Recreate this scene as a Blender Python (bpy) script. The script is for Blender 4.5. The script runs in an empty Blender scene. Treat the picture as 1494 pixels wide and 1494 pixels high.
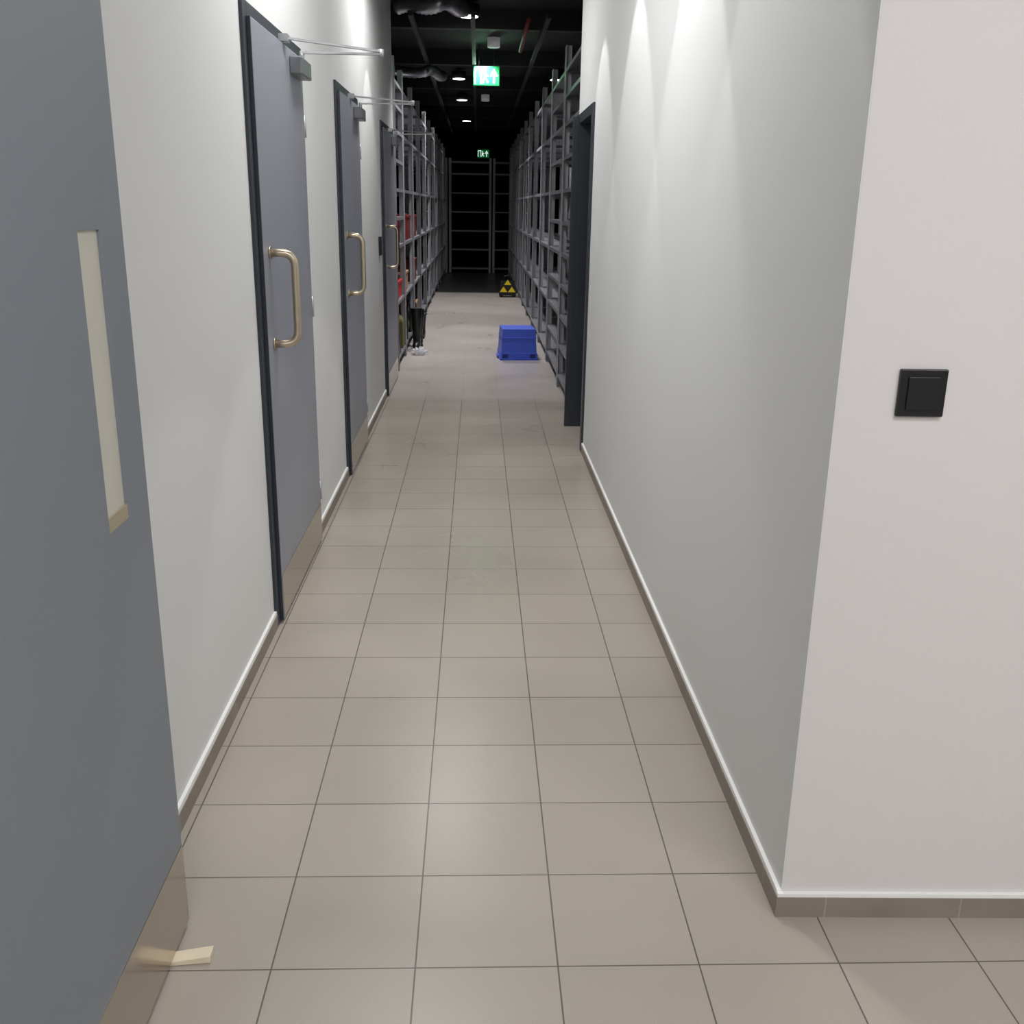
import bpy, bmesh, math, random
from mathutils import Vector, Matrix
random.seed(3)
scene=bpy.context.scene
COL=bpy.context.collection
F=1450.0; H=1.54

# ---------------- camera ----------------
dY=Vector((-50,-447,F)).normalized()
dD=Vector((-75,(F*F+50*75)/447,F)).normalized()
dZ=-dD; dX=dY.cross(dZ)
cam=bpy.data.objects.new('camera',bpy.data.cameras.new('camera')); COL.objects.link(cam)
cam.data.sensor_width=36; cam.data.lens=36*F/1494; cam.data.clip_start=0.02
r=Vector((dX.x,dY.x,dZ.x)); d=Vector((dX.y,dY.y,dZ.y)); f=Vector((dX.z,dY.z,dZ.z))
M=Matrix.Identity(4)
for i in range(3):
    M[i][0]=r[i]; M[i][1]=-d[i]; M[i][2]=-f[i]
M[0][3]=0; M[1][3]=0; M[2][3]=H
cam.matrix_world=M
scene.camera=cam

# ---------------- materials ----------------
def srgb(r,g,b):
    def c(v):
        v/=255.0
        return v/12.92 if v<=.04045 else ((v+.055)/1.055)**2.4
    return (c(r),c(g),c(b),1)
def new(name):
    m=bpy.data.materials.new(name); m.use_nodes=True
    return m,m.node_tree,m.node_tree.nodes['Principled BSDF']
def mat(name,col,rough=.5,metal=0,noise=0,nscale=8,bump=0,bscale=200,emit=0,ecol=None,spec=.5,alpha=1,trans=0):
    m,nt,b=new(name)
    b.inputs['Base Color'].default_value=col
    b.inputs['Roughness'].default_value=rough
    b.inputs['Metallic'].default_value=metal
    b.inputs['Specular IOR Level'].default_value=spec
    b.inputs['Transmission Weight'].default_value=trans
    b.inputs['Alpha'].default_value=alpha
    tc=nt.nodes.new('ShaderNodeTexCoord')
    if noise:
        n=nt.nodes.new('ShaderNodeTexNoise'); n.inputs['Scale'].default_value=nscale; n.inputs['Detail'].default_value=4
        nt.links.new(tc.outputs['Object'],n.inputs['Vector'])
        mx=nt.nodes.new('ShaderNodeMix'); mx.data_type='RGBA'
        mx.inputs[6].default_value=tuple(c*(1-noise) for c in col[:3])+(1,)
        mx.inputs[7].default_value=tuple(min(1,c*(1+noise)) for c in col[:3])+(1,)
        nt.links.new(n.outputs['Fac'],mx.inputs[0]); nt.links.new(mx.outputs[2],b.inputs['Base Color'])
    if bump:
        n=nt.nodes.new('ShaderNodeTexNoise'); n.inputs['Scale'].default_value=bscale
        nt.links.new(tc.outputs['Object'],n.inputs['Vector'])
        bp=nt.nodes.new('ShaderNodeBump'); bp.inputs['Strength'].default_value=bump; bp.inputs['Distance'].default_value=.002
        nt.links.new(n.outputs['Fac'],bp.inputs['Height']); nt.links.new(bp.outputs['Normal'],b.inputs['Normal'])
    if emit:
        b.inputs['Emission Color'].default_value=ecol or col; b.inputs['Emission Strength'].default_value=emit
    return m
def tile_mat():
    m,nt,b=new('floor_tile'); N=nt.nodes; L=nt.links
    tc=N.new('ShaderNodeTexCoord'); mp=N.new('ShaderNodeMapping')
    mp.inputs['Location'].default_value=(-.178,-1.727,0)
    L.new(tc.outputs['Object'],mp.inputs['Vector'])
    br=N.new('ShaderNodeTexBrick'); br.offset=0; br.squash=1
    br.inputs['Scale'].default_value=1; br.inputs['Brick Width'].default_value=.302; br.inputs['Row Height'].default_value=.302
    br.inputs['Mortar Size'].default_value=.0019; br.inputs['Mortar Smooth'].default_value=.15; br.inputs['Bias'].default_value=0
    br.inputs['Color1'].default_value=srgb(165,157,147); br.inputs['Color2'].default_value=srgb(170,162,152)
    br.inputs['Mortar'].default_value=srgb(96,90,84)
    L.new(mp.outputs[0],br.inputs['Vector'])
    sp=N.new('ShaderNodeTexNoise'); sp.inputs['Scale'].default_value=420; sp.inputs['Detail'].default_value=2
    L.new(tc.outputs['Object'],sp.inputs['Vector'])
    r1=N.new('ShaderNodeMapRange'); r1.inputs[1].default_value=.3; r1.inputs[2].default_value=.7; r1.inputs[3].default_value=.93; r1.inputs[4].default_value=1.06
    L.new(sp.outputs['Fac'],r1.inputs[0])
    sm=N.new('ShaderNodeTexNoise'); sm.inputs['Scale'].default_value=1.3; sm.inputs['Detail'].default_value=4; sm.inputs['Distortion'].default_value=.8
    L.new(tc.outputs['Object'],sm.inputs['Vector'])
    r2=N.new('ShaderNodeMapRange'); r2.inputs[1].default_value=.3; r2.inputs[2].default_value=.7; r2.inputs[3].default_value=.955; r2.inputs[4].default_value=1.05
    L.new(sm.outputs['Fac'],r2.inputs[0])
    mu=N.new('ShaderNodeMath'); mu.operation='MULTIPLY'; L.new(r1.outputs[0],mu.inputs[0]); L.new(r2.outputs[0],mu.inputs[1])
    sx=N.new('ShaderNodeSeparateXYZ'); L.new(tc.outputs['Object'],sx.inputs[0])
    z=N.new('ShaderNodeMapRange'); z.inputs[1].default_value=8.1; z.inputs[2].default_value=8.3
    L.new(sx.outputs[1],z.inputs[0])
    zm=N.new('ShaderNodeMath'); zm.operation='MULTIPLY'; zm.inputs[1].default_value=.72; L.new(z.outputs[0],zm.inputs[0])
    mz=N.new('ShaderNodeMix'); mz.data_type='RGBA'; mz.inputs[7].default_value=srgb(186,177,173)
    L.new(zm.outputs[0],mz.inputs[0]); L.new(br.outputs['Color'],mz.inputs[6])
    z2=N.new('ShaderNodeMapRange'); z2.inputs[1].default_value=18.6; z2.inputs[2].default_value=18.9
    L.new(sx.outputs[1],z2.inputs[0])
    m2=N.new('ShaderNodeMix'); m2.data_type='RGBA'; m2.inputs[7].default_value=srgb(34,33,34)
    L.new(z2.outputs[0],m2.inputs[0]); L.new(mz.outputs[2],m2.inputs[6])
    vm=N.new('ShaderNodeVectorMath'); vm.operation='SCALE'; L.new(m2.outputs[2],vm.inputs[0]); L.new(mu.outputs[0],vm.inputs['Scale'])
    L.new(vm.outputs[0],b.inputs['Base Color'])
    b.inputs['Specular IOR Level'].default_value=.5
    r3=N.new('ShaderNodeMapRange'); r3.inputs[1].default_value=.2; r3.inputs[2].default_value=.8; r3.inputs[3].default_value=.25; r3.inputs[4].default_value=.36; L.new(sm.outputs['Fac'],r3.inputs[0]); L.new(r3.outputs[0],b.inputs['Roughness'])
    iv=N.new('ShaderNodeMath'); iv.operation='SUBTRACT'; iv.inputs[0].default_value=1; L.new(br.outputs['Fac'],iv.inputs[1])
    bp=N.new('ShaderNodeBump'); bp.inputs['Strength'].default_value=.4; bp.inputs['Distance'].default_value=.002
    L.new(iv.outputs[0],bp.inputs['Height']); L.new(bp.outputs['Normal'],b.inputs['Normal'])
    return m
def skirt_mat():
    m,nt,b=new('skirting_tile'); N=nt.nodes; L=nt.links
    tc=N.new('ShaderNodeTexCoord'); sx=N.new('ShaderNodeSeparateXYZ'); L.new(tc.outputs['Object'],sx.inputs[0])
    ad=N.new('ShaderNodeMath'); ad.operation='ADD'; L.new(sx.outputs[0],ad.inputs[0]); L.new(sx.outputs[1],ad.inputs[1])
    sh=N.new('ShaderNodeMath'); sh.operation='ADD'; sh.inputs[1].default_value=.05; L.new(ad.outputs[0],sh.inputs[0])
    md=N.new('ShaderNodeMath'); md.operation='PINGPONG'; md.inputs[1].default_value=.151; L.new(sh.outputs[0],md.inputs[0])
    lt=N.new('ShaderNodeMath'); lt.operation='LESS_THAN'; lt.inputs[1].default_value=.0012; L.new(md.outputs[0],lt.inputs[0])
    n=N.new('ShaderNodeTexNoise'); n.inputs['Scale'].default_value=9; L.new(tc.outputs['Object'],n.inputs['Vector'])
    c=N.new('ShaderNodeMix'); c.data_type='RGBA'; c.inputs[6].default_value=srgb(126,116,107); c.inputs[7].default_value=srgb(148,139,129); L.new(n.outputs['Fac'],c.inputs[0])
    c2=N.new('ShaderNodeMix'); c2.data_type='RGBA'; c2.inputs[7].default_value=srgb(165,158,150); L.new(lt.outputs[0],c2.inputs[0]); L.new(c.outputs[2],c2.inputs[6])
    L.new(c2.outputs[2],b.inputs['Base Color']); b.inputs['Roughness'].default_value=.5
    return m
M_wall=mat('wall_paint',srgb(219,220,219),.7,noise=.015,nscale=1.2,bump=.15,bscale=260,spec=.3)
M_wallf=mat('wall_paint_front',srgb(217,213,213),.7,noise=.02,nscale=1.5,bump=.15,bscale=260,spec=.3)
M_dark=mat('dark_wall_paint',srgb(30,30,34),.8,noise=.1)
M_ceil=mat('black_ceiling_paint',srgb(24,24,27),.85,noise=.3)
M_trim=mat('white_edge_bead',srgb(240,240,238),.5)
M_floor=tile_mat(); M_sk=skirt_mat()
M_post=mat('galvanised_steel_post',srgb(172,172,177),.42,metal=.3,noise=.1,nscale=15)
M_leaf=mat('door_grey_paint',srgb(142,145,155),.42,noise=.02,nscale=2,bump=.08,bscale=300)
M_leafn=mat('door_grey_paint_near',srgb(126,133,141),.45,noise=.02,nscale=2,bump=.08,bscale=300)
M_frame=mat('anthracite_frame_paint',srgb(48,55,64),.4,noise=.05)
M_kick=mat('brushed_steel_kickplate',srgb(188,178,167),.16,metal=.95,noise=.05,nscale=30)
M_brass=mat('satin_nickel_handle',srgb(196,184,162),.3,metal=1,noise=.04,nscale=40)
M_silver=mat('silver_paint',srgb(176,178,180),.35,metal=.5,noise=.03)
M_closer=mat('closer_grey',srgb(120,122,126),.4,metal=.4,noise=.03)
M_galv=mat('galvanised_steel',srgb(138,139,144),.4,metal=.4,noise=.1,nscale=12)
M_black=mat('black_plastic',srgb(18,19,21),.38,noise=.1)
M_blackm=mat('matte_black_metal',srgb(30,30,33),.6,noise=.1)
M_cream=mat('vision_panel_cream',srgb(206,203,192),.5,noise=.02)
M_tan=mat('vision_sill_tan',srgb(168,158,132),.5,noise=.05)
M_wood=mat('pale_wood',srgb(226,214,188),.6,noise=.10,nscale=25)
M_blue=mat('blue_crate_plastic',srgb(66,96,212),.4,noise=.05)
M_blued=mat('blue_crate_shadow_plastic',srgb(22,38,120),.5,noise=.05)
M_yel=mat('yellow_plastic',srgb(245,220,30),.5,noise=.05)
M_red=mat('red_paint',srgb(190,30,35),.45,noise=.1)
M_redd=mat('red_pipe_paint',srgb(110,20,24),.5,noise=.1)
M_olive=mat('olive_fabric',srgb(98,92,48),.85,noise=.2,nscale=20)
M_card=mat('cardboard',srgb(150,118,82),.85,noise=.1)
M_bag=mat('clear_polythene',srgb(225,228,232),.2,alpha=.45,noise=.05)
M_lamp=mat('lamp_diffuser',(1,.96,.9,1),.5,emit=12,ecol=(1,.95,.88,1))
M_green=mat('exit_sign_green',srgb(10,105,52),.5,emit=.22,ecol=srgb(10,150,75),spec=.2)
M_signw=mat('exit_sign_white',srgb(225,245,235),.4,emit=.9,ecol=(.85,1,.92,1))
M_sensor=mat('off_white_plastic_glow',srgb(215,215,215),.5,emit=.08,ecol=(1,1,1,1))  # slight emission put in so the unlit disc reads white
M_foil=mat('foil_duct',srgb(175,175,180),.3,metal=.8,noise=.35,nscale=14,bump=.6,bscale=30)

# ---------------- mesh helpers ----------------
def mesh_obj(name,bm,mats,parent=None,bevel=0,smooth=False,loc=None):
    me=bpy.data.meshes.new(name); bmesh.ops.recalc_face_normals(bm,faces=bm.faces)
    bm.to_mesh(me); bm.free()
    for m in mats: me.materials.append(m)
    if smooth:
        for p in me.polygons: p.use_smooth=True
    o=bpy.data.objects.new(name,me); COL.objects.link(o)
    if parent: o.parent=parent
    if loc: o.location=loc
    if bevel:
        b=o.modifiers.new('bevel','BEVEL'); b.width=bevel; b.segments=2; b.limit_method='ANGLE'
    return o
def add_box(bm,x0,x1,y0,y1,z0,z1,mi=0):
    vs=[bm.verts.new((x,y,z)) for x in (x0,x1) for y in (y0,y1) for z in (z0,z1)]
    for q in ((0,1,3,2),(4,6,7,5),(0,4,5,1),(2,3,7,6),(0,2,6,4),(1,5,7,3)):
        fc=bm.faces.new([vs[i] for i in q]); fc.material_index=mi
    return vs
def boxes(name,lst,mats,parent=None,bevel=0):
    bm=bmesh.new()
    for b in lst: add_box(bm,*b)
    return mesh_obj(name,bm,mats if isinstance(mats,list) else [mats],parent,bevel)
def add_cyl(bm,p0,p1,r0,r1=None,seg=20,mi=0,smooth=True):
    r1=r0 if r1 is None else r1
    p0=Vector(p0); p1=Vector(p1); ax=(p1-p0); ln=ax.length
    q=ax.to_track_quat('Z','Y').to_matrix().to_4x4()
    mtx=Matrix.Translation((p0+p1)/2)@q
    g=bmesh.ops.create_cone(bm,cap_ends=True,segments=seg,radius1=r0,radius2=r1,depth=ln,matrix=mtx)
    fs=set()
    for v in g['verts']:
        for fc in v.link_faces: fs.add(fc)
    for fc in fs:
        fc.material_index=mi
        if smooth and len(fc.verts)==4: fc.smooth=True
def add_tube(bm,pts,rad,seg=14,mi=0):
    pts=[Vector(p) for p in pts]; rings=[]; up=None
    for i,p in enumerate(pts):
        t=(pts[min(i+1,len(pts)-1)]-pts[max(i-1,0)]).normalized()
        if up is None:
            up=Vector((0,0,1)) if abs(t.z)<.9 else Vector((0,1,0))
        n=(up-t*up.dot(t)).normalized(); up=n; b=t.cross(n)
        rr=rad[i] if isinstance(rad,(list,tuple)) else rad
        rings.append([bm.verts.new(p+n*rr*math.cos(2*math.pi*k/seg)+b*rr*math.sin(2*math.pi*k/seg)) for k in range(seg)])
    for a,b2 in zip(rings,rings[1:]):
        for k in range(seg):
            fc=bm.faces.new((a[k],a[(k+1)%seg],b2[(k+1)%seg],b2[k])); fc.smooth=True; fc.material_index=mi
    bm.faces.new(rings[0]).material_index=mi; bm.faces.new(rings[-1]).material_index=mi
def rounded(pts,rad,n=7):
    out=[Vector(pts[0])]
    for a,b,c in zip(pts,pts[1:],pts[2:]):
        a,b,c=Vector(a),Vector(b),Vector(c)
        p=b+(a-b).normalized()*rad; q=b+(c-b).normalized()*rad
        for i in range(n+1):
            t=i/n; out.append(p*(1-t)**2+b*2*t*(1-t)+q*t*t)
    out.append(Vector(pts[-1])); return out
def lathe(bm,prof,c,seg=20,mi=0):
    rings=[[bm.verts.new((c[0]+rr*math.cos(2*math.pi*k/seg),c[1]+rr*math.sin(2*math.pi*k/seg),c[2]+z)) for k in range(seg)] for rr,z in prof]
    for a,b in zip(rings,rings[1:]):
        for k in range(seg):
            fc=bm.faces.new((a[k],a[(k+1)%seg],b[(k+1)%seg],b[k])); fc.smooth=True; fc.material_index=mi
    bm.faces.new(rings[0]).material_index=mi; bm.faces.new(rings[-1]).material_index=mi
def empty(name,loc=(0,0,0)):
    e=bpy.data.objects.new(name,None); e.location=loc; COL.objects.link(e); e.empty_display_size=.1; return e

XL=-.76; XR=.697; CZ=3.35
DH=2.15
# ---------------- shell ----------------
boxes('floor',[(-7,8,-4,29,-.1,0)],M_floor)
boxes('ceiling',[(-7,8,-4,29,CZ,CZ+.1)],M_ceil)
doors=[(3.50,4.60),(5.67,6.68),(8.23,9.36)]
segs=[]; y=.95
segs.append((XL-.14,XL,-4,-.15,0,CZ)); segs.append((XL-.14,XL,-.15,.95,DH,CZ))
for a,b in doors:
    segs.append((XL-.14,XL,y,a+.05,0,CZ)); segs.append((XL-.14,XL,a+.05,b-.05,DH-.05,CZ)); y=b-.05
segs.append((XL-.14,XL,y,9.50,0,CZ))
boxes('wall_left',segs,M_wall)
boxes('wall_right',[(XR,XR+.14,1.8855,6.37,0,CZ),(XR,XR+.14,6.37,7.2,2.10,CZ),(XR,XR+.14,7.2,7.34,0,CZ)],M_wall)
bm=bmesh.new()
pts=[(XR+.002,1.885),(5.5,1.78),(5.5,1.93),(XR+.002,2.03)]
lo=[bm.verts.new((x,y,0)) for x,y in pts]; hi=[bm.verts.new((x,y,CZ)) for x,y in pts]
bm.faces.new(lo); bm.faces.new(hi)
for i in range(4): bm.faces.new((lo[i],lo[(i+1)%4],hi[(i+1)%4],hi[i]))
mesh_obj('wall_front',bm,[M_wallf])
boxes('wall_side',[(5.5,5.6,-4,1.9,0,CZ)],M_wallf)
boxes('wall_rear',[(-.9,5.6,-4.1,-4,0,CZ)],M_wallf)
boxes('wall_partition_right',[(XR+.14,7.5,7.2,7.34,0,CZ)],M_dark)
boxes('wall_partition_left',[(-6.5,XL-.14,9.36,9.50,0,CZ)],M_dark)
boxes('wall_warehouse_left',[(-6.6,-6.5,9.36,28,0,CZ)],M_dark)
boxes('wall_warehouse_right',[(7.5,7.6,2,28,0,CZ)],M_dark)
boxes('wall_back',[(-6.6,7.6,28,28.1,0,CZ)],M_dark)

SH=.052
ly=[.95]
for a,b in doors: ly+= [a,b]
ly.append(9.5)
boxes('baseboard_left',[(XL,XL+.012,ly[i],ly[i+1],0,SH) for i in (0,2,4,6)],M_sk)
boxes('trim_left',[(XL,XL+.010,ly[i],ly[i+1],SH,SH+.014) for i in (0,2,4,6)],M_trim)
boxes('baseboard_right',[(XR-.012,XR,1.885,6.34,0,SH)],M_sk)
boxes('trim_right',[(XR-.010,XR,1.885,6.34,SH,SH+.012)],M_trim)
def slab(name,z0,z1,t,m):
    bm=bmesh.new()
    P=[(XR-t,1.885),(XR-t,1.885-t),(5.5,1.78-t),(5.5,1.78)]
    lo=[bm.verts.new((x,y,z0)) for x,y in P]; hi=[bm.verts.new((x,y,z1)) for x,y in P]
    bm.faces.new(lo); bm.faces.new(hi)
    for i in range(4): bm.faces.new((lo[i],lo[(i+1)%4],hi[(i+1)%4],hi[i]))
    mesh_obj(name,bm,[m])
slab('baseboard_front',0,SH,.012,M_sk); slab('trim_front',SH,SH+.009,.010,M_trim)

# ---------------- corridor doors ----------------
def d_handle(par,x,y,z0,z1,out=.085,rad=.0145):
    bm=bmesh.new()
    pts=rounded([(x,y,z0),(x+out,y+.015,z0),(x+out,y+.015,z1),(x,y,z1)],.05,8)
    add_tube(bm,pts,rad,16)
    for z in (z0,z1): add_cyl(bm,(x,y,z),(x+.006,y,z),.022,seg=24)
    mesh_obj('pull_handle',bm,[M_brass],par)
def door(i,a,b):
    e=empty('door_%d'%i)
    fx=XL+.012; fw=.06; top=2.16
    bm=bmesh.new()
    add_box(bm,XL-.13,fx,a,a+fw,0,top); add_box(bm,XL-.13,fx,b-fw,b,0,top)
    add_box(bm,XL-.13,fx,a+fw,b-fw,top-fw,top)
    add_box(bm,XL-.13,XL-.05,a+fw,a+fw+.02,0,top-fw); add_box(bm,XL-.13,XL-.05,b-fw-.02,b-fw,0,top-fw)
    mesh_obj('frame',bm,[M_frame],e,.002)
    y0=a+fw-.012; y1=b-.075; zx=XL+.026; zt=top-fw+.012
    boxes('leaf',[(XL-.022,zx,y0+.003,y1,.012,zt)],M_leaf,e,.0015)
    boxes('leaf_edge_lipping',[(XL+.013,zx-.001,y0-.002,y0+.003,.012,zt)],M_frame,e)
    boxes('kickplate',[(zx,zx+.0015,y0+.01,y1-.004,.016,.19)],M_kick,e)
    bm=bmesh.new()
    for z in (.25,1.85,1.10):
        add_cyl(bm,(zx,y1+.006,z-.045),(zx,y1+.006,z+.045),.006,seg=14)
    mesh_obj('hinges',bm,[M_silver],e)
    d_handle(e,zx,y0+.10,1.05,1.37)
    yc=y1-.18
    boxes('closer_body',[(zx,zx+.048,yc-.12,yc+.12,2.02,2.085)],M_closer,e,.005)
    bm=bmesh.new()
    sp=Vector((zx+.026,yc+.03,2.085)); el=Vector((zx+.335,yc+.10,2.125)); hd=Vector((XL+.03,yc-.22,2.132))
    add_cyl(bm,sp,sp+Vector((0,0,.035)),.010,seg=14)
    def bar(p,q,w,t):
        p=Vector(p);q=Vector(q); dr=(q-p).normalized(); s=dr.cross(Vector((0,0,1))).normalized()*w; u=Vector((0,0,t))
        vs=[bm.verts.new(v) for v in (p-s-u,p+s-u,p+s+u,p-s+u,q-s-u,q+s-u,q+s+u,q-s+u)]
        for k in ((0,1,2,3),(4,5,6,7),(0,1,5,4),(1,2,6,5),(2,3,7,6),(3,0,4,7)): bm.faces.new([vs[j] for j in k])
    bar(sp+Vector((0,0,.03)),el,.010,.004); bar(el+Vector((0,0,.010)),hd,.008,.004)
    add_cyl(bm,el-Vector((0,0,.010)),el+Vector((0,0,.018)),.012,seg=16)
    add_box(bm,XL+.012,XL+.045,hd.y-.03,hd.y+.03,hd.z-.014,hd.z+.012)
    mesh_obj('closer_arm',bm,[M_silver],e)
for i,(a,b) in enumerate(doors): door(i+1,a,b)
# ---------------- near open door, folded back ----------------
e=empty('door_4')
lx0,lx1=-.682,-.636; la,lb=.88,1.872; wz0,wz1,wy0,wy1=.985,1.492,1.662,1.757
bm=bmesh.new()
add_box(bm,lx0,lx1,la,wy0,.012,2.1); add_box(bm,lx0,lx1,wy1,lb,.012,2.1)
add_box(bm,lx0,lx1,wy0,wy1,.012,wz0); add_box(bm,lx0,lx1,wy0,wy1,wz1,2.1)
bmesh.ops.remove_doubles(bm,verts=bm.verts,dist=1e-5)
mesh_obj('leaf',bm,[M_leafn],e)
boxes('vision_panel',[(-.660,-.6405,wy0,wy1,wz0,wz1)],M_cream,e)
boxes('vision_bead',[(-.6405,lx1+.0005,wy0,wy1,wz0,wz0+.026)],M_tan,e)
boxes('kickplate',[(lx1,lx1+.0018,la+.01,lb-.001,.014,.205)],M_kick,e)
bm=bmesh.new()
for z in (.3,1.1,1.8): add_cyl(bm,(-.70,la-.012,z-.05),(-.70,la-.012,z+.05),.009,seg=14)
add_box(bm,XL-.13,XL+.012,.89,.95,0,2.16); add_box(bm,XL-.13,XL+.012,-.15,-.09,0,2.16); add_box(bm,XL-.13,XL+.012,-.09,.89,2.10,2.16)
for z in (.3,1.1,1.8): add_box(bm,-.75,-.70,la-.004,la+.004,z-.05,z+.05)
mesh_obj('frame',bm,[M_frame],e)
bm=bmesh.new()
w=[(-.675,1.735,.001),(-.675,1.767,.001),(-.557,1.781,.001),(-.557,1.747,.001)]
lo=[bm.verts.new(p) for p in w]; hi=[bm.verts.new((p[0],p[1],h)) for p,h in zip(w,(.008,.008,.018,.018))]
bm.faces.new(lo); bm.faces.new(hi)
for i in range(4): bm.faces.new((lo[i],lo[(i+1)%4],hi[(i+1)%4],hi[i]))
mesh_obj('door_wedge',bm,[M_wood],None,.0015)

# ---------------- right doorway ----------------
e=empty('door_5')
bm=bmesh.new()
add_box(bm,XR-.014,XR+.15,6.34,6.42,0,2.14); add_box(bm,XR-.014,XR+.15,6.42,7.15,2.08,2.14)
add_box(bm,XR-.014,XR+.15,7.15,7.23,0,2.14)
add_box(bm,XR-.055,XR-.014,7.15,7.19,.0,2.12)
mesh_obj('frame',bm,[M_frame],e,.002)
boxes('leaf',[(XR+.16,XR+1.0,7.10,7.145,.012,2.08)],M_frame,e,.002)
e=empty('light_switch')
boxes('plate',[(-.046,.046,-.009,0,-.046,.046)],M_black,e,.002)
boxes('rocker',[(-.030,.030,-.013,-.009,-.032,.032)],M_black,e,.0015)
e.location=(.859,1.8810,1.207); e.rotation_euler=(0,0,math.atan2(1.78-1.885,5.5-XR))
boxes('access_reader',[(XL,XL+.018,7.93,8.02,1.16,1.30)],M_black,None,.003)

# ---------------- shelving racks ----------------
def rack_mesh(name,W,D,Ht,levels,t=.05):
    bm=bmesh.new(); th=.0035
    for x in (0,D):
        for y in (0,W):
            sx=1 if x==0 else -1; sy=1 if y==0 else -1
            xa,xb=sorted((x,x+sx*t)); ya,yb=sorted((y,y+sy*t))
            xc,xd=sorted((x,x+sx*th)); yc,yd=sorted((y,y+sy*th))
            add_box(bm,xa,xb,yc,yd,0,Ht,0); add_box(bm,xc,xd,ya,yb,0,Ht,0)
            add_box(bm,xa,xb,ya,yb,0,.006,0)
    for z in levels:
        add_box(bm,.005,D-.005,.005,W-.005,z+.020,z+.024,1)
        for x in (.004,D-.010): add_box(bm,x,x+.006,.004,W-.004,z-.006,z+.022,1)
        for y in (.004,W-.010): add_box(bm,.004,D-.004,y,y+.006,z-.006,z+.022,1)
    me=bpy.data.meshes.new(name); bmesh.ops.recalc_face_normals(bm,faces=bm.faces); bm.to_mesh(me); bm.free()
    me.materials.append(M_post); me.materials.append(M_galv); return me
lv=[.10,.62,1.14,1.66,2.18,2.60]
lvd=[.10,.36,.62,.88,1.14,1.40,1.66,1.92,2.18,2.40,2.60]
meA=rack_mesh('shelving_rack',1.45,.5,2.80,lv)
meB=rack_mesh('shelving_rack_dense',1.45,.5,2.80,lvd)
meC=rack_mesh('shelving_rack_short',1.02,.5,2.80,[.10,.62,1.14,1.40,1.66,1.92,2.18,2.40,2.60])
def rack(x,y,m,rz=0):
    o=bpy.data.objects.new('shelving_rack',m); o.location=(x,y,0); o.rotation_euler=(0,0,rz); COL.objects.link(o); return o
rack(-1.25,9.62,meC)
for k in range(9): rack(-1.25,10.68+k*1.5,meA)
for k in range(11): rack(.715,7.40+k*1.5,meB if k<2 else meA)
me2=rack_mesh('shelving_rack_end',1.0,.5,2.6,[.08,.52,.95,1.38,1.81,2.24,2.5])
for x in (.32,-.72,1.36): rack(x,24.6,me2,math.pi/2)

# ---------------- blue crate (upside down) ----------------
bm=bmesh.new()
def frust(bm,x0,x1,y0,y1,z0,X0,X1,Y0,Y1,z1,mi=0):
    vs=[bm.verts.new(p) for p in ((x0,y0,z0),(x1,y0,z0),(x1,y1,z0),(x0,y1,z0),(X0,Y0,z1),(X1,Y0,z1),(X1,Y1,z1),(X0,Y1,z1))]
    for k in ((0,1,2,3),(4,5,6,7),(0,1,5,4),(1,2,6,5),(2,3,7,6),(3,0,4,7)): bm.faces.new([vs[j] for j in k]).material_index=mi
frust(bm,-.187,.187,-.20,.20,.06,-.172,.172,-.185,.185,.32)
frust(bm,-.20,.20,-.21,.21,.0,-.20,.20,-.21,.21,.02)
frust(bm,-.193,.193,-.205,.205,.02,-.191,.191,-.203,.203,.075)
frust(bm,-.182,.182,-.195,.195,.225,-.180,.180,-.193,.193,.238)
for sx in (-1,1):
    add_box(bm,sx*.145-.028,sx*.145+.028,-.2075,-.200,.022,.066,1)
    add_box(bm,sx*.205-.012,sx*.205+.012,-.07,.07,.02,.035,0)
for xx in (-.1,-.03,.03,.1): add_box(bm,xx-.003,xx+.003,-.207,-.200,.02,.075,0)
mesh_obj('blue_storage_crate',bm,[M_blue,M_blued],None,.006,loc=(.425,10.60,0)).rotation_euler=(0,0,math.radians(4))

# ---------------- black/yellow case ----------------
bm=bmesh.new()
frust(bm,-.15,.15,-.12,.12,.03,-.12,.12,-.10,.10,.28)
for sx in (-1,1):
    for sy in (-1,1): add_cyl(bm,(sx*.11,sy*.08,0),(sx*.11,sy*.08,.03),.03,seg=14)
add_tube(bm,rounded([(-.06,0,.28),(-.06,0,.36),(.06,0,.36),(.06,0,.28)],.03),.012,mi=0)
for x,z,a in ((-.072,.13,.068),(.072,.13,.068),(0,.25,.065)):
    yy=-.122+.02*(z-.03)/.27
    vs=[(x-a,yy-.006,z-a*.6),(x+a,yy-.006,z-a*.6),(x,yy+.003,z+a*.8)]
    fr=[bm.verts.new(v) for v in vs]; bk=[bm.verts.new((v[0],v[1]+.02,v[2])) for v in vs]
    fcs=[bm.faces.new(fr),bm.faces.new(bk)]+[bm.faces.new((fr[i],fr[(i+1)%3],bk[(i+1)%3],bk[i])) for i in range(3)]
    for q in fcs: q.material_index=1
mesh_obj('black_yellow_tool_case',bm,[M_black,M_yel],None,.003,loc=(.535,18.0,0))

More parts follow.
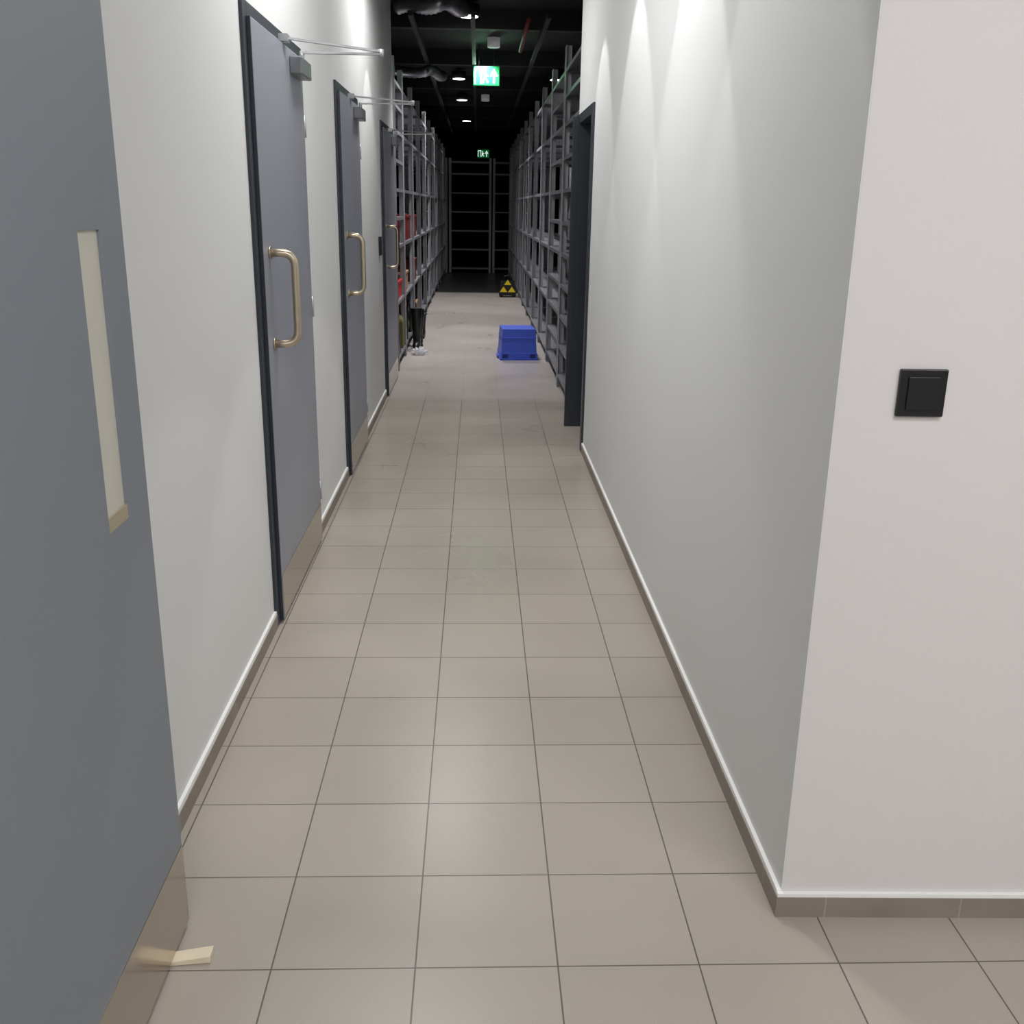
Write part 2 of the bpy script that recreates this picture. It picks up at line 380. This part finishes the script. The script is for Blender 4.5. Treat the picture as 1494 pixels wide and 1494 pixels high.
# ---------------- goods by the left shelves ----------------
def boot(x,y,rz,h=.42):
    bm=bmesh.new()
    P=[(0,0,.03),(0,0,.09),(0,-.005,.16),(0,-.01,.26),(0,-.01,h)]
    add_tube(bm,P,[.045,.043,.046,.056,.062],18)
    P=[(0,.04,.04),(0,-.03,.048),(0,-.10,.045),(0,-.17,.038),(0,-.20,.034)]
    add_tube(bm,P,[.036,.042,.042,.034,.018],18)
    add_box(bm,-.038,.038,-.20,.06,0,.018)
    add_tube(bm,[(0,-.01,h-.012),(0,-.01,h+.004)],.066,18)
    o=mesh_obj('rubber_boot',bm,[M_black],None,.002,loc=(x,y,0)); o.rotation_euler=(0,0,rz)
for x,y,rz,h in ((-.675,11.25,0,.44),(-.67,11.58,.1,.40),(-.672,12.25,0,.28)): boot(x,y,rz,h)
def bottle(x,y,z,h=.3,m=M_black,s=1,name='black_bottle'):
    bm=bmesh.new(); r0=.045*s
    lathe(bm,[(r0*.9,0),(r0,.01),(r0,h*.62),(r0*.8,h*.72),(r0*.35,h*.82),(r0*.3,h*.92),(r0*.42,h*.93),(r0*.42,h)],(0,0,0),18)
    return mesh_obj(name,bm,[m],None,loc=(x,y,z))
S=.1245
for x,y,h in ((-.80,9.80,.34),(-.80,9.93,.30),(-.80,11.05,.38),(-.80,11.75,.36),(-.80,12.6,.36)): bottle(x,y,S,h)
bm=bmesh.new()
frust(bm,-.09,.09,-.12,.12,0,-.09,.09,-.12,.12,.28); frust(bm,-.09,.09,-.12,.12,.28,-.05,.05,-.08,.06,.33)
add_cyl(bm,(0,.085,.30),(0,.085,.36),.025,seg=16); add_tube(bm,rounded([(0,-.07,.32),(0,-.07,.375),(0,.04,.375),(0,.04,.32)],.02),.011)
mesh_obj('olive_jerrycan',bm,[M_olive],None,.012,loc=(-.85,10.42,S))
def crate(name,x,y,z,w,dd,h,m):
    bm=bmesh.new(); t=.012
    add_box(bm,-w/2,w/2,-dd/2,dd/2,0,t)
    add_box(bm,-w/2,-w/2+t,-dd/2,dd/2,t,h); add_box(bm,w/2-t,w/2,-dd/2,dd/2,t,h)
    add_box(bm,-w/2+t,w/2-t,-dd/2,-dd/2+t,t,h); add_box(bm,-w/2+t,w/2-t,dd/2-t,dd/2,t,h)
    add_box(bm,-w/2-.01,w/2+.01,-dd/2-.01,-dd/2,h-.03,h); add_box(bm,-w/2-.01,w/2+.01,dd/2,dd/2+.01,h-.03,h)
    add_box(bm,-w/2-.01,-w/2,-dd/2,dd/2,h-.03,h); add_box(bm,w/2,w/2+.01,-dd/2,dd/2,h-.03,h)
    return mesh_obj(name,bm,[m],None,.003,loc=(x,y,z))
crate('red_crate',-.95,10.25,.6445,.34,.5,.17,M_red)
crate('cardboard_tray',-.95,11.2,.6445,.34,.5,.20,M_card)
crate('cardboard_tray',-.95,13.0,.1245,.34,.5,.24,M_card)
crate('red_crate',-.95,11.1,1.1645,.34,.5,.28,M_redd)
crate('red_crate',-.95,11.75,1.1645,.34,.5,.26,M_redd)
crate('red_crate',-.95,12.8,1.1645,.34,.6,.26,M_redd)
crate('red_crate',-.95,12.7,.6445,.34,.6,.26,M_redd)
bm=bmesh.new(); bmesh.ops.create_uvsphere(bm,u_segments=24,v_segments=14,radius=1)
for v in bm.verts:
    v.co=Vector((v.co.x*.13,v.co.y*.15,max(v.co.z,-.7)*.15+.105)); v.co*=1+.05*math.sin(9*v.co.x*10)*math.cos(7*v.co.y*10)
mesh_obj('olive_sack',bm,[M_olive],None,smooth=True,loc=(-.90,11.4,S))
bm=bmesh.new(); bmesh.ops.create_icosphere(bm,subdivisions=4,radius=1)
for v in bm.verts:
    n=.75+.25*math.sin(v.co.x*7+1)*math.cos(v.co.y*9)+.12*math.sin(v.co.z*13+v.co.x*5)
    v.co=Vector((v.co.x*.09*n,v.co.y*.12*n,max(0,(v.co.z*.5+.4))*.09*n+.002))
mesh_obj('clear_plastic_bag',bm,[M_bag],None,loc=(-.62,10.75,0))

# ---------------- exit signs ----------------
def exit_sign(x,y,z,w,h):
    e=empty('exit_sign',(x,y,z))
    boxes('housing',[(-w/2-.006,w/2+.006,0,.04,-h/2-.006,h/2+.006)],M_green,e,.003)
    boxes('green_face',[(-w/2,w/2,-.004,0,-h/2,h/2)],M_green,e)
    bm=bmesh.new()
    def poly(ps):
        vs=[bm.verts.new((a*w,-.006,b*h)) for a,b in ps]; bm.faces.new(vs)
    poly([(-.47,-.42),(-.42,-.42),(-.42,.42),(-.47,.42)]); poly([(-.42,.34),(-.20,.34),(-.20,.42),(-.42,.42)])
    poly([(-.23,-.42),(-.18,-.42),(-.18,.42),(-.23,.42)])
    bmc=[(-.05+.035*math.cos(t*math.pi/6),.27+.1*math.sin(t*math.pi/6)) for t in range(12)]; poly(bmc)
    poly([(-.10,.14),(.0,.14),(-.02,-.12),(-.10,-.12)]); poly([(-.10,-.10),(-.04,-.10),(-.12,-.40),(-.16,-.36)]); poly([(-.05,-.08),(0,-.10),(.08,-.36),(.03,-.38)])
    poly([(0,.14),(.09,.0),(.06,-.04),(-.02,.06)])
    poly([(.26,-.40),(.33,-.40),(.33,.12),(.26,.12)]); poly([(.14,.02),(.295,.42),(.295,.24),(.20,-.02)]); poly([(.295,.42),(.45,.02),(.39,-.02),(.295,.24)])
    mesh_obj('pictogram',bm,[M_signw],e)
    bm=bmesh.new()
    for s in (-1,1): add_cyl(bm,(s*w*.3,.02,h/2+.006),(s*w*.3,.02,CZ-z),.004,seg=8)
    mesh_obj('hanging_rods',bm,[M_blackm],e)
exit_sign(.095,12.7,3.0,.30,.20)
exit_sign(.12,24.2,2.68,.26,.16)

# ---------------- ceiling lights and services ----------------
def downlight(x,y,z=3.22,r=.075,on=True):
    bm=bmesh.new()
    add_cyl(bm,(0,0,.0),(0,0,.10),r,seg=28,mi=0 if on else 1); add_cyl(bm,(0,0,-.004),(0,0,.0),r*.82,seg=28,mi=1)
    if CZ-z>.105: add_cyl(bm,(0,0,.10),(0,0,CZ-z),.012,seg=10,mi=0)
    return mesh_obj('ceiling_downlight' if on else 'smoke_detector',bm,[M_blackm,M_lamp if on else M_sensor],None,loc=(x,y,z))
def lamp(kind,name,loc,power,size=.2,color=(1,.96,.92),rot=(0,0,0),spot=None,blend=.5,sy=None):
    l=bpy.data.lights.new(name,kind); l.energy=power; l.color=color
    if kind=='AREA':
        l.size=size
        if sy: l.shape='RECTANGLE'; l.size_y=sy
    else: l.shadow_soft_size=size
    if kind=='SPOT': l.spot_size=math.radians(spot); l.spot_blend=blend
    o=bpy.data.objects.new(name,l); o.location=loc; o.rotation_euler=rot; COL.objects.link(o); return o
WL=[(-.09,10.2),(-.27,15.0),(-.27,17.9),(-.24,22.2),(-.24,24.0)]
for x,y in WL: downlight(x,y,r=.10)
for x,y in ((.17,12.2),(.12,18.2)): downlight(x,y,r=.07,on=False,z=3.24)
downlight(1.08,14.9,r=.10)
for x,y,p in ((-.09,10.2,300),(-.27,15.0,300),(-.27,17.9,170),(-.24,22.2,60)):
    lamp('SPOT','downlight_lamp',(x,y,3.2),p,.06,(1,.985,1),spot=125,blend=.8)
lamp('SPOT','downlight_lamp',(0.05,12.6,3.2),230,.06,(1,.985,1),spot=125,blend=.8)
lamp('SPOT','downlight_lamp',(1.6,12.4,3.2),70,.06,(.98,.97,1),spot=140,blend=.6)
lamp('SPOT','downlight_lamp',(-1.8,12.4,3.2),70,.06,(.98,.97,1),spot=140,blend=.6)
for x,y,p in ((.36,6.0,28),(.36,4.75,32),(.36,3.5,34),(.36,2.5,22),(-.42,7.4,24)):
    downlight(x,y,z=3.02,r=.05)
    lamp('SPOT','downlight_lamp',(x,y,3.0),p,.012,(1,.985,.98),spot=62,blend=.15)
def panel(x,y,w,hh,p):  # panels out of view, added to light room and corridor evenly
    boxes('unseen_light_panel',[(x-w/2,x+w/2,y-hh/2,y+hh/2,3.11,3.16)],M_silver)
    lamp('AREA','unseen_panel_lamp',(x,y,3.10),p,w,(1,.99,.985),sy=hh)
panel(.9,.2,1.0,.5,37); panel(2.6,-1.0,1.2,.6,58); panel(-.1,-2.2,1.2,.6,62)
panel(-.3,3.9,.25,1.0,29); panel(-.2,6.9,.25,1.0,22)

boxes('ceiling_beam',[(-6.5,7.5,yy,yy+.12,3.18,3.35) for yy in (10.6,13.2,15.8,18.4,21.0,23.6)],M_blackm)
bm=bmesh.new()
for x in (-.60,.62,-.05): add_box(bm,x-.02,x+.02,9.6,27,3.12,3.16)
mesh_obj('cable_tray',bm,[M_blackm])
bm=bmesh.new(); add_cyl(bm,(.44,9.6,3.1),(.44,11.4,3.1),.022); mesh_obj('red_sprinkler_pipe',bm,[M_redd])
def duct(pts,rad):
    bm=bmesh.new(); P=[]; R=[]
    pts=[Vector(p) for p in pts]
    for a,b in zip(pts,pts[1:]):
        for i in range(24):
            t=i/24; P.append(a.lerp(b,t)+Vector((0,0,.02*math.sin(t*6)))); R.append(rad*(1+.10*(i%2)))
    add_tube(bm,P,R,20); mesh_obj('flexible_foil_duct',bm,[M_foil])
duct([(-.75,9.95,3.24),(-.35,9.8,3.26),(-.12,10.0,3.26)],.065)
duct([(-1.3,12.8,3.04),(-.6,12.6,3.03),(-.42,13.05,3.04)],.055)

# ---------------- world / colour ----------------
w=bpy.data.worlds.new('world'); scene.world=w; w.use_nodes=True
w.node_tree.nodes['Background'].inputs[0].default_value=(.5,.5,.52,1); w.node_tree.nodes['Background'].inputs[1].default_value=.05
scene.view_settings.view_transform='Standard'
scene.view_settings.exposure=0
